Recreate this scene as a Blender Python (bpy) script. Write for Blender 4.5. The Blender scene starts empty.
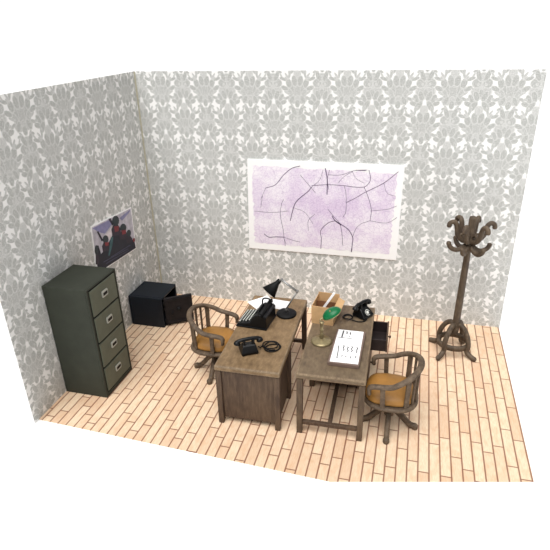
import bpy, bmesh, math, random
from mathutils import Vector, Matrix
random.seed(7)
scene = bpy.context.scene
COL = scene.collection
PI = math.pi

# ------------------------------------------------------------------ traced plane data (metres)
ROADS = [
    (0.0077, [(1.85, 1.885), (1.997, 1.94), (2.119, 2.087), (2.237, 2.184), (2.354, 2.221)]),
    (0.0048, [(2.125, 1.012), (2.107, 1.152), (2.095, 1.28), (2.059, 1.48), (2.077, 1.654), (2.112, 1.73)]),
    (0.0096, [(2.205, 1.414), (2.255, 1.616), (2.304, 1.716), (2.399, 1.808), (2.47, 1.869), (2.516, 1.932)]),
    (0.0067, [(2.516, 1.951), (2.746, 1.976), (2.972, 1.973), (3.107, 1.961), (3.24, 1.968), (3.303, 2.025), (3.321, 2.094), (3.294, 2.204)]),
    (0.0115, [(2.705, 2.203), (2.735, 2.045), (2.735, 1.835)]),
    (0.0048, [(2.764, 2.183), (2.735, 2.045), (2.761, 1.907)]),
    (0.0048, [(2.743, 2.114), (2.923, 2.121), (3.098, 2.187), (3.272, 2.203)]),
    (0.0067, [(3.003, 1.732), (3.136, 1.81), (3.244, 1.885), (3.499, 2.035), (3.68, 2.198)]),
    (0.0062, [(3.24, 1.968), (3.289, 1.865), (3.354, 1.658), (3.345, 1.491)]),
    (0.0058, [(2.753, 1.622), (2.848, 1.506), (2.92, 1.428), (2.957, 1.292), (2.978, 1.092)]),
    (0.0115, [(2.811, 1.528), (2.859, 1.458), (2.945, 1.4)]),
    (0.0096, [(2.859, 1.458), (3.039, 1.347), (3.114, 1.228), (3.113, 1.128), (3.108, 1.0)]),
    (0.0077, [(2.658, 1.014), (2.665, 1.169), (2.654, 1.295), (2.757, 1.417), (2.859, 1.458)]),
    (0.0096, [(1.801, 1.181), (1.876, 1.134), (1.977, 1.147), (2.102, 1.152)]),
    (0.0048, [(2.102, 1.152), (2.251, 1.111), (2.35, 1.093)]),
    (0.0048, [(3.345, 1.491), (3.535, 1.47), (3.622, 1.495), (3.706, 1.562)]),
    (0.0048, [(3.345, 1.491), (3.22, 1.434), (3.155, 1.356), (3.114, 1.228)]),
    (0.0048, [(2.972, 1.973), (2.999, 1.849), (3.007, 1.613), (2.964, 1.514)]),
    (0.0043, [(1.664, 1.53), (1.937, 1.522), (2.182, 1.562)]),
    (0.0048, [(2.353, 2.097), (2.493, 1.94), (2.572, 1.85)]),
    (0.0048, [(2.472, 1.281), (2.471, 1.432), (2.566, 1.537)]),
    (0.0043, [(3.346, 1.634), (3.566, 1.671), (3.693, 1.725)]),
    (0.0043, [(1.797, 1.761), (1.766, 1.586)]),
    (0.0038, [(2.881, 2.005), (2.968, 2.101), (3.076, 2.173)]),
    (0.0038, [(3.076, 2.173), (3.124, 2.085), (3.237, 2.022)]),
    (0.0043, [(2.102, 1.152), (2.136, 1.05)]),
    (0.0038, [(2.255, 1.616), (2.423, 1.552), (2.543, 1.387)]),
    (0.0038, [(2.516, 1.932), (2.63, 2.04), (2.674, 2.179)]),
    (0.0038, [(3.499, 2.035), (3.551, 1.901), (3.662, 1.862)]),
    (0.0038, [(1.85, 1.885), (1.77, 1.71)]),
    (0.0096, [(3.106, 1.051), (3.104, 1.0)]),
    (0.0067, [(3.12, 2.193), (3.251, 2.194)]),
]
POSTER = [
    ('coat', [(-1.1, 1.601), (-1.002, 1.566), (-0.945, 1.478), (-0.986, 1.402), (-1.17, 1.458), (-1.168, 1.553)]),
    ('coat', [(-0.945, 1.453), (-0.853, 1.419), (-0.797, 1.342), (-0.833, 1.281), (-1.004, 1.336), (-1.006, 1.415)]),
    ('coat', [(-1.378, 1.452), (-1.303, 1.422), (-1.26, 1.352), (-1.292, 1.294), (-1.433, 1.34), (-1.43, 1.415)]),
    ('coat', [(-0.813, 1.327), (-0.746, 1.302), (-0.707, 1.239), (-0.735, 1.186), (-0.862, 1.225), (-0.86, 1.293)]),
    ('coat', [(-1.584, 1.379), (-1.548, 1.364), (-1.531, 1.294), (-1.561, 1.224), (-1.627, 1.24), (-1.602, 1.318)]),
    ('sheet', [(-1.579, 1.743), (-0.607, 1.681), (-0.63, 1.05), (-1.63, 1.102)]),
    ('pic', [(-1.565, 1.725), (-0.626, 1.667), (-0.645, 1.064), (-1.604, 1.116)]),
    ('ray', [(-1.558, 1.71), (-1.184, 1.69), (-1.088, 1.63), (-1.322, 1.548), (-1.428, 1.609)]),
    ('ray', [(-0.942, 1.634), (-0.636, 1.658), (-0.671, 1.626), (-0.883, 1.576)]),
    ('pale', [(-1.312, 1.53), (-1.132, 1.591), (-1.139, 1.492), (-1.246, 1.432)]),
    ('mass', [(-1.27, 1.405), (-1.13, 1.489), (-0.934, 1.402), (-0.767, 1.294), (-0.656, 1.161), (-0.645, 1.064), (-1.604, 1.116), (-1.586, 1.37), (-1.565, 1.477), (-1.499, 1.456), (-1.478, 1.325), (-1.383, 1.349)]),
    ('gun', [(-1.485, 1.638), (-1.45, 1.635), (-1.381, 1.481), (-1.419, 1.478)]),
    ('gun', [(-1.197, 1.711), (-1.147, 1.705), (-1.093, 1.602), (-1.134, 1.595)]),
    ('red', [(-1.096, 1.568), (-0.99, 1.539), (-1.01, 1.472), (-1.098, 1.486)]),
    ('red', [(-0.939, 1.455), (-0.829, 1.42), (-0.844, 1.368), (-0.938, 1.388)]),
    ('red', [(-1.362, 1.441), (-1.274, 1.415), (-1.287, 1.371), (-1.357, 1.384)]),
    ('red', [(-0.699, 1.234), (-0.636, 1.217), (-0.643, 1.166), (-0.699, 1.182)]),
    ('teal', [(-1.214, 1.452), (-1.154, 1.442), (-1.204, 1.341), (-1.304, 1.229), (-1.333, 1.241)]),
    ('line', [(-1.283, 1.201), (-0.778, 1.17), (-0.78, 1.163), (-1.285, 1.193)]),
    ('line', [(-1.459, 1.206), (-0.848, 1.143), (-0.85, 1.136), (-1.461, 1.198)]),
    ('line', [(-1.409, 1.162), (-0.839, 1.112), (-0.841, 1.106), (-1.411, 1.155)]),
    ('head', [(-0.955, 1.601), (-0.976, 1.571), (-1.014, 1.558), (-1.057, 1.564), (-1.095, 1.587), (-1.118, 1.622), (-1.119, 1.659), (-1.098, 1.688), (-1.061, 1.702), (-1.018, 1.696), (-0.979, 1.673), (-0.956, 1.639)]),
    ('head', [(-0.811, 1.446), (-0.829, 1.422), (-0.864, 1.412), (-0.904, 1.419), (-0.94, 1.441), (-0.962, 1.471), (-0.964, 1.502), (-0.945, 1.525), (-0.912, 1.535), (-0.872, 1.529), (-0.836, 1.508), (-0.813, 1.477)]),
    ('head', [(-1.266, 1.449), (-1.283, 1.426), (-1.312, 1.416), (-1.345, 1.421), (-1.374, 1.441), (-1.391, 1.469), (-1.391, 1.497), (-1.375, 1.52), (-1.347, 1.53), (-1.314, 1.525), (-1.284, 1.506), (-1.267, 1.478)]),
    ('head', [(-0.714, 1.326), (-0.728, 1.306), (-0.754, 1.296), (-0.784, 1.3), (-0.81, 1.317), (-0.825, 1.342), (-0.826, 1.369), (-0.812, 1.39), (-0.786, 1.399), (-0.756, 1.395), (-0.73, 1.378), (-0.714, 1.353)]),
    ('head', [(-1.52, 1.4), (-1.534, 1.372), (-1.555, 1.355), (-1.576, 1.355), (-1.592, 1.371), (-1.599, 1.399), (-1.594, 1.431), (-1.58, 1.458), (-1.56, 1.475), (-1.539, 1.475), (-1.522, 1.46), (-1.515, 1.432)]),
]
MARKS = [
    (0.0124, [(3.263, -1.874), (3.261, -2.023)]),
    (0.0081, [(3.221, -2.026), (3.262, -2.027), (3.374, -2.027)]),
    (0.0099, [(3.296, -1.887), (3.308, -1.9), (3.303, -1.925), (3.315, -1.937)]),
    (0.0099, [(3.336, -1.894), (3.349, -1.911), (3.341, -1.933), (3.355, -1.942)]),
    (0.0074, [(3.294, -1.982), (3.315, -1.982)]),
    (0.0087, [(3.335, -1.981), (3.348, -1.998)]),
    (0.0037, [(3.374, -2.027), (3.462, -2.011)]),
    (0.0081, [(3.251, -2.195), (3.262, -2.31), (3.267, -2.431)]),
    (0.0062, [(3.245, -2.209), (3.251, -2.195)]),
    (0.0074, [(3.262, -2.425), (3.282, -2.431)]),
    (0.0037, [(3.282, -2.431), (3.367, -2.426), (3.471, -2.422)]),
    (0.0093, [(3.299, -2.179), (3.313, -2.19), (3.307, -2.219), (3.317, -2.248), (3.317, -2.284)]),
    (0.0093, [(3.347, -2.194), (3.359, -2.208), (3.35, -2.24), (3.365, -2.269), (3.36, -2.299)]),
    (0.0093, [(3.389, -2.181), (3.403, -2.196), (3.395, -2.23), (3.408, -2.256), (3.399, -2.29)]),
    (0.0093, [(3.445, -2.187), (3.461, -2.205), (3.453, -2.235), (3.458, -2.263), (3.452, -2.296)]),
    (0.0093, [(3.317, -2.368), (3.311, -2.397)]),
    (0.0093, [(3.356, -2.373), (3.356, -2.401)]),
    (0.0093, [(3.402, -2.373), (3.409, -2.385), (3.406, -2.406)]),
    (0.0081, [(3.466, -2.362), (3.453, -2.369), (3.46, -2.391)]),
    (0.0062, [(3.264, -2.363), (3.263, -2.398)]),
]
CAM_ROT = [[0.966879, -0.088312, 0.239472], [0.254076, 0.422404, -0.870069], [-0.024317, 0.902096, 0.430851]]
CAM_ROT = [[0.966879, -0.088312, 0.239472], [0.254076, 0.422404, -0.870069], [-0.024317, 0.902096, 0.430851]]
CAM_LOC = (3.8861, -7.0399, 3.9951)

# ------------------------------------------------------------------ materials
def lin(c):
    return tuple(((v / 255 + 0.055) / 1.055) ** 2.4 if v > 10 else v / 255 / 12.92 for v in c) + (1,)

class NT:
    """tiny node-tree helper"""
    def __init__(s, name):
        s.m = bpy.data.materials.new(name); s.m.use_nodes = True
        s.t = s.m.node_tree; s.N = s.t.nodes; s.L = s.t.links
        s.b = s.N['Principled BSDF']
    def n(s, typ, **kw):
        o = s.N.new(typ)
        for k, v in kw.items(): setattr(o, k, v)
        return o
    def put(s, sock, v):
        if hasattr(v, 'is_linked') or hasattr(v, 'links'): s.L.new(v, sock)
        else: sock.default_value = v
    def math(s, op, a, b=0.0, c=0.0, clamp=False):
        o = s.n('ShaderNodeMath', operation=op); o.use_clamp = clamp
        for i, v in enumerate((a, b, c)): s.put(o.inputs[i], v)
        return o.outputs[0]
    def mix(s, f, a, b, mode='MIX'):
        o = s.n('ShaderNodeMix', data_type='RGBA', blend_type=mode)
        s.put(o.inputs[0], f); s.put(o.inputs[6], a); s.put(o.inputs[7], b)
        return o.outputs[2]
    def ramp(s, f, stops, interp='LINEAR'):
        o = s.n('ShaderNodeValToRGB'); o.color_ramp.interpolation = interp
        e = o.color_ramp.elements
        while len(e) < len(stops): e.new(0.5)
        for i, (p, c) in enumerate(stops):
            e[i].position = p; e[i].color = c if len(c) == 4 else tuple(c) + (1,)
        s.put(o.inputs[0], f); return o.outputs[0]
    def noise(s, vec, scale, detail=4, rough=.55):
        o = s.n('ShaderNodeTexNoise'); s.put(o.inputs['Vector'], vec)
        o.inputs['Scale'].default_value = scale; o.inputs['Detail'].default_value = detail
        o.inputs['Roughness'].default_value = rough; return o.outputs['Fac']
    def coord(s, scale=(1, 1, 1), which='Object'):
        tc = s.n('ShaderNodeTexCoord'); mp = s.n('ShaderNodeMapping')
        mp.inputs['Scale'].default_value = scale
        s.L.new(tc.outputs[which], mp.inputs['Vector']); return mp.outputs[0]
    def bump(s, h, strength=.3, dist=.01):
        o = s.n('ShaderNodeBump'); o.inputs['Strength'].default_value = strength
        o.inputs['Distance'].default_value = dist
        s.put(o.inputs['Height'], h); s.L.new(o.outputs[0], s.b.inputs['Normal'])
    def fin(s, col, rough=.6, metal=0.0, spec=.4):
        s.put(s.b.inputs['Base Color'], col); s.put(s.b.inputs['Roughness'], rough)
        s.b.inputs['Metallic'].default_value = metal
        s.b.inputs['Specular IOR Level'].default_value = spec
        return s.m

def plain(name, c, rough=.6, metal=0.0, spec=.4, var=.12, scale=9, bump=0.0):
    t = NT(name); f = t.noise(t.coord(), scale)
    a = lin(c); d = tuple(v * (1 - var * 2) for v in a[:3]) + (1,); l = tuple(min(1, v * (1 + var)) for v in a[:3]) + (1,)
    if bump: t.bump(t.noise(t.coord(), scale * 8), bump, .004)
    return t.fin(t.ramp(f, [(.3, d), (.7, l)]), rough, metal, spec)

def wood(name, dark, mid, light, grain=(14, 2.2, 14), rough=.62):
    t = NT(name); v = t.coord(grain)
    streak = t.noise(v, 3.0, 6, .65); big = t.noise(t.coord(), 3.2, 3); fine = t.noise(t.coord((60, 12, 60)), 3, 3)
    c = t.ramp(streak, [(.28, lin(dark)), (.5, lin(mid)), (.75, lin(light))])
    c = t.mix(t.math('MULTIPLY', t.ramp(big, [(.45, (0, 0, 0)), (.72, (1, 1, 1))]), .45), c, lin(light))
    c = t.mix(t.math('MULTIPLY', t.ramp(fine, [(.55, (0, 0, 0)), (.7, (1, 1, 1))]), .3), c, lin(dark))
    t.bump(streak, .25, .006)
    return t.fin(c, rough, 0, .35)

def planks():
    t = NT('printed_floorboards'); tc = t.n('ShaderNodeTexCoord'); sp = t.n('ShaderNodeSeparateXYZ')
    t.L.new(tc.outputs['Object'], sp.inputs[0]); x, y = sp.outputs[0], sp.outputs[1]
    W, LN = .106, .54
    cx = t.math('DIVIDE', t.math('SUBTRACT', 5.235 + W * 60, x), W)
    col = t.math('FLOOR', cx); fx = t.math('SUBTRACT', cx, col)
    md = t.math('MODULO', t.math('ADD', col, 0.0), 5.0)
    # stagger repeats every five boards
    off = t.ramp(t.math('DIVIDE', t.math('ADD', md, .5), 5.0),
                 [(0, (.337,) * 3), (.2, (.063,) * 3), (.4, (.585,) * 3), (.6, (.793,) * 3), (.8, (.570,) * 3)], 'CONSTANT')
    offv = t.n('ShaderNodeRGBToBW'); t.L.new(off, offv.inputs[0])
    cy = t.math('SUBTRACT', t.math('DIVIDE', t.math('SUBTRACT', LN * 60, y), LN), offv.outputs[0])
    row = t.math('FLOOR', cy); fy = t.math('SUBTRACT', cy, row)
    cmb = t.n('ShaderNodeCombineXYZ'); t.L.new(col, cmb.inputs[0]); t.L.new(row, cmb.inputs[1])
    wn = t.n('ShaderNodeTexWhiteNoise', noise_dimensions='3D'); t.L.new(cmb.outputs[0], wn.inputs['Vector'])
    base = t.ramp(wn.outputs['Value'], [(0, lin((222, 192, 163))), (.35, lin((230, 203, 174))), (.65, lin((234, 209, 180))), (1, lin((237, 215, 186)))])
    grain = t.noise(t.coord((30, 3, 1)), 4, 5, .7)
    blot = t.noise(t.coord((5, 2.2, 1)), 3, 4)
    c = t.mix(t.math('MULTIPLY', t.ramp(grain, [(.40, (0, 0, 0)), (.70, (1, 1, 1))]), .5), base, lin((196, 154, 114)))
    c = t.mix(t.math('MULTIPLY', t.ramp(blot, [(.46, (0, 0, 0)), (.68, (1, 1, 1))]), .45), c, lin((210, 166, 128)))
    ex = t.math('MULTIPLY', t.math('MINIMUM', fx, t.math('SUBTRACT', 1.0, fx)), W)
    ey = t.math('MULTIPLY', t.math('MINIMUM', fy, t.math('SUBTRACT', 1.0, fy)), LN)
    sx = t.math('SUBTRACT', 1.0, t.math('DIVIDE', ex, .010), clamp=True)
    sy = t.math('SUBTRACT', 1.0, t.math('DIVIDE', ey, .009), clamp=True)
    seam = t.math('MAXIMUM', t.math('POWER', sx, .6), t.math('POWER', sy, .6))
    c = t.mix(t.math('MULTIPLY', seam, .97), c, lin((110, 56, 36)))
    return t.fin(c, .55, 0, .3)

def damask(name, axis, u0, z0, W, H):
    """grey damask wallpaper: a half-drop repeat folded to a quarter cell, leaves as ellipses"""
    t = NT(name); tc = t.n('ShaderNodeTexCoord'); sp = t.n('ShaderNodeSeparateXYZ')
    t.L.new(tc.outputs['Object'], sp.inputs[0])
    nz = t.noise(t.coord(), 16, 2); 
    wob = t.math('MULTIPLY', t.math('SUBTRACT', nz, .5), .016)
    su = t.math('ADD', t.math('DIVIDE', t.math('SUBTRACT', sp.outputs[axis], u0), W), wob)
    sv = t.math('ADD', t.math('DIVIDE', t.math('SUBTRACT', z0, sp.outputs[2]), H), wob)
    fu = t.math('SUBTRACT', t.math('FRACT', t.math('ADD', su, 50.5)), .5)
    au = t.math('ABSOLUTE', fu)                                  # 0..0.5
    far = t.math('GREATER_THAN', au, .25)
    uu = t.math('SUBTRACT', .25, t.math('ABSOLUTE', t.math('SUBTRACT', au, .25)))
    vv = t.math('FRACT', t.math('ADD', t.math('ADD', sv, 50.0), t.math('MULTIPLY', far, .5)))
    cb = t.n('ShaderNodeCombineXYZ'); t.L.new(uu, cb.inputs[0])
    t.L.new(t.math('MULTIPLY', vv, 1.346), cb.inputs[1]); P = cb.outputs[0]
    # (x, y, rx, ry, turn in degrees, strength) in 1/450 of the repeat from the medallion centre, y downwards, mirrored by the folding
    raw = [(0, -15, 100, 78, 0, .84), (0, -285, 84, 52, 0, .82), (0, 205, 56, 58, 0, .86), (48, -185, 30, 50, -20, .8), (40, 70, 48, 40, 0, .82),
           (0, 0, 44, 62, 0, .9), (8, -135, 26, 44, 0, .75), (0, 210, 18, 40, 0, .8), (0, 288, 14, 22, 0, .6), (0, -255, 20, 30, 0, .6), (0, 68, 22, 30, 0, .8),
           (50, -10, 19.4, 48.4, 10, .95), (66, 22, 21.7, 39.6, 22, .9), (96, 18, 10.3, 28.6, 62, .8), (118, -20, 19.4, 35.2, 64, 1), (80, -62, 25.1, 39.6, 14, 1), (26, -80, 25.1, 44.0, 12, 1),
           (50, 76, 18.2, 37.4, -26, 1), (98, 62, 12.5, 27.5, -62, .95), (0, 108, 21.7, 33.0, 0, 1), (44, 132, 10.3, 26.4, 34, .85),
           (43, 228, 38.8, 35.2, 0, .95), (33, 172, 19.4, 44.0, 24, 1), (66, 138, 18.2, 9.9, 20, .95), (76, 168, 8.0, 24.2, -30, .8), (30, 238, 10, 12, 0, .35), (36, 284, 36.5, 7.7, -16, .9), (66, 276, 8.0, 17.6, 40, .8),
           (0, 304, 19.4, 30.8, 0, .95), (33, 328, 21.7, 41.8, 20, 1), (74, 348, 20.5, 35.2, 26, 1), (94, 388, 19.4, 30.8, 68, 1), (98, 352, 10.3, 15.4, 60, .8),
           (50, 408, 22.8, 46.2, -34, 1), (72, 452, 10.3, 39.6, -16, .9), (97, 458, 9.1, 28.6, 34, .8), (132, 484, 13.7, 33.0, 70, 1), (104, 478, 9.1, 15.4, 40, .8)]
    leaves = [(x / 450, y * 1.044 / 450 / 1.346, rx / 450, ry * 1.044 / 450, rot, st) for (x, y, rx, ry, rot, st) in raw]
    best = None
    for (u, v, ru, rv, rot, st) in leaves:
        cand = []
        for sgn in (1, -1):
            for k in range(-3, 4):
                cand.append((sgn * u, v + k, sgn)); cand.append((.5 - sgn * u, v + .5 + k, -sgn))
        seen = set()
        for (a, b, sg) in cand:
            r = max(ru, rv)
            if a + r < 0 or a - r > .25 or b * 1.346 + r < 0 or b * 1.346 - r > 1.346: continue
            key = (round(a, 4), round(b, 4))
            if key in seen: continue
            seen.add(key)
            mp = t.n('ShaderNodeMapping', vector_type='TEXTURE')
            mp.inputs['Location'].default_value = (a, b * 1.346, 0)
            mp.inputs['Rotation'].default_value = (0, 0, math.radians(rot) * sg)
            mp.inputs['Scale'].default_value = (ru, rv, 1)
            t.L.new(P, mp.inputs['Vector'])
            ln = t.n('ShaderNodeVectorMath', operation='LENGTH'); t.L.new(mp.outputs[0], ln.inputs[0])
            val = t.math('MULTIPLY', t.math('MULTIPLY_ADD', ln.outputs['Value'], -4.0, 4.5, clamp=True), st)
            if best is None: best = val
            else:                                                # a pale outline keeps each leaf apart from the ones under it
                halo = t.math('MAXIMUM', t.math('MULTIPLY_ADD', ln.outputs['Value'], 3.0, -2.75), .66)
                best = t.math('MAXIMUM', t.math('MINIMUM', best, halo), val)
    speck = t.ramp(t.noise(t.coord(), 75, 2), [(.36, (.62,) * 3), (.56, (1,) * 3)])
    f = t.math('MULTIPLY', best, speck)
    c = t.mix(f, lin(PAPER_BG), lin(PAPER_FG))
    return t.fin(c, .75, 0, .2)
PAPER_BG = (243, 243, 242); PAPER_FG = (176, 178, 175)

def map_print():
    t = NT('lilac_street_map_print'); v = t.coord()
    a = t.noise(v, 3.2, 3); fine = t.noise(v, 46, 3, .7)
    vo = t.n('ShaderNodeTexVoronoi', feature='DISTANCE_TO_EDGE'); t.L.new(v, vo.inputs['Vector']); vo.inputs['Scale'].default_value = 15
    vo2 = t.n('ShaderNodeTexVoronoi', feature='DISTANCE_TO_EDGE'); t.L.new(v, vo2.inputs['Vector']); vo2.inputs['Scale'].default_value = 38
    # built-up area densest round the middle of the sheet
    sx = t.n('ShaderNodeSeparateXYZ'); t.L.new(v, sx.inputs[0])
    dx = t.math('DIVIDE', t.math('SUBTRACT', sx.outputs[0], 2.75), 1.25); dz = t.math('DIVIDE', t.math('SUBTRACT', sx.outputs[2], 1.62), .75)
    r = t.math('SQRT', t.math('ADD', t.math('MULTIPLY', dx, dx), t.math('MULTIPLY', dz, dz)))
    dens = t.math('ADD', t.math('MULTIPLY', t.math('SUBTRACT', 1.0, r, clamp=True), .55), t.math('MULTIPLY', t.ramp(a, [(.42, (0,) * 3), (.58, (1,) * 3)]), .5), clamp=True)
    c = t.mix(dens, lin((250, 246, 251)), lin((228, 212, 234)))
    c = t.mix(t.math('MULTIPLY', t.ramp(fine, [(.45, (0,) * 3), (.62, (1,) * 3)]), t.math('MULTIPLY_ADD', dens, .45, .1)), c, lin((202, 178, 214)))
    c = t.mix(t.math('MULTIPLY', t.ramp(vo.outputs['Distance'], [(0, (1,) * 3), (.05, (0,) * 3)]), .30), c, lin((150, 118, 168)))
    c = t.mix(t.math('MULTIPLY', t.ramp(vo2.outputs['Distance'], [(0, (1,) * 3), (.08, (0,) * 3)]), .22), c, lin((160, 130, 178)))
    return t.fin(c, .7, 0, .2)

M = dict(
    floor=planks(),
    wall_b=damask('grey_damask_wallpaper', 0, 4.574, 2.77, .645, .868),
    wall_l=damask('grey_damask_wallpaper_side', 1, -2.04, 2.801, .70, .868),
    white=plain('white_card', (250, 250, 249), .8, var=.01),
    ground=plain('white_tabletop', (252, 252, 252), .8, var=.005),
    glue=plain('aged_glue', (188, 184, 162), .6, var=.1, scale=14),
    desk=wood('old_brown_wood', (58, 44, 35), (77, 60, 47), (102, 83, 64), (13, 13, 2.0)),
    desk2=wood('old_grey_brown_wood', (60, 47, 37), (82, 66, 51), (108, 90, 70), (13, 13, 2.0)),
    edge=wood('rubbed_wood_edge', (92, 76, 58), (122, 103, 80), (148, 128, 102)),
    desktop=wood('tan_desktop_wood', (96, 76, 53), (121, 98, 70), (149, 124, 92), (7, 3, 7)),  # top of the brown desk, a lighter tan than its legs and panels
    tabletop=wood('grey_desktop_wood', (82, 68, 53), (104, 88, 69), (128, 110, 86), (7, 3, 7)),
    chair=wood('grey_brown_chair_wood', (60, 48, 38), (88, 73, 58), (122, 104, 84), (6, 6, 6)),
    stand=wood('dark_stand_wood', (50, 41, 33), (78, 65, 52), (112, 96, 78), (8, 8, 3)),
    cushion=plain('ochre_leather', (158, 112, 52), .5, var=.16, scale=5, bump=.15),
    green=plain('grey_green_steel', (55, 58, 50), .6, spec=.2, var=.07, scale=6),
    green2=plain('drawer_grey_green_steel', (98, 101, 87), .6, spec=.2, var=.06, scale=8),
    gap=plain('dark_gap', (22, 23, 21), .8),
    zinc=plain('zinc_label_frame', (178, 180, 172), .4, .3, var=.05),
    safe=plain('blue_black_paint', (18, 25, 34), .5, spec=.25, var=.1),
    safedoor=plain('brown_black_paint', (30, 27, 29), .55, spec=.2, var=.15, scale=16),
    black=plain('black_enamel', (11, 12, 14), .38, spec=.3, var=.2),
    matt=plain('black_matt', (17, 17, 18), .6, spec=.2, var=.15),
    key=plain('ivory_keys', (225, 225, 218), .4, var=.04),
    chrome=plain('dull_chrome', (150, 150, 148), .35, .6, var=.04),
    brass=plain('aged_brass', (150, 136, 102), .4, .55, var=.15, scale=20),
    bakelite=plain('green_glass', (6, 104, 58), .35, spec=.35, var=.08, scale=18),
    tan=plain('tan_card', (204, 166, 120), .7, var=.07, scale=12),
    tandark=plain('brown_card', (128, 88, 58), .7, var=.15, scale=18),
    drawerdark=plain('dark_drawer_brown', (42, 33, 32), .45, var=.2, scale=12),
    folder=plain('mauve_brown_cover', (118, 98, 88), .6, var=.1, scale=14),
    ink=plain('print_ink', (58, 56, 62), .7, var=.05),
    road=plain('map_ink', (104, 84, 118), .7, var=.1),
    paper=plain('paper_white', (252, 252, 252), .7, var=.008),
    mapprint=map_print(),
)
PO = dict(pic=(196, 192, 203), ray=(140, 138, 178), pale=(222, 214, 218), mass=(30, 30, 46), gun=(44, 40, 54), red=(132, 48, 58), teal=(62, 98, 104), line=(84, 84, 112), head=(46, 54, 60), coat=(52, 42, 56))
for k, c in PO.items(): M['po_' + k] = plain('poster_' + k, c, .5, var=.12, scale=14)

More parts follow.
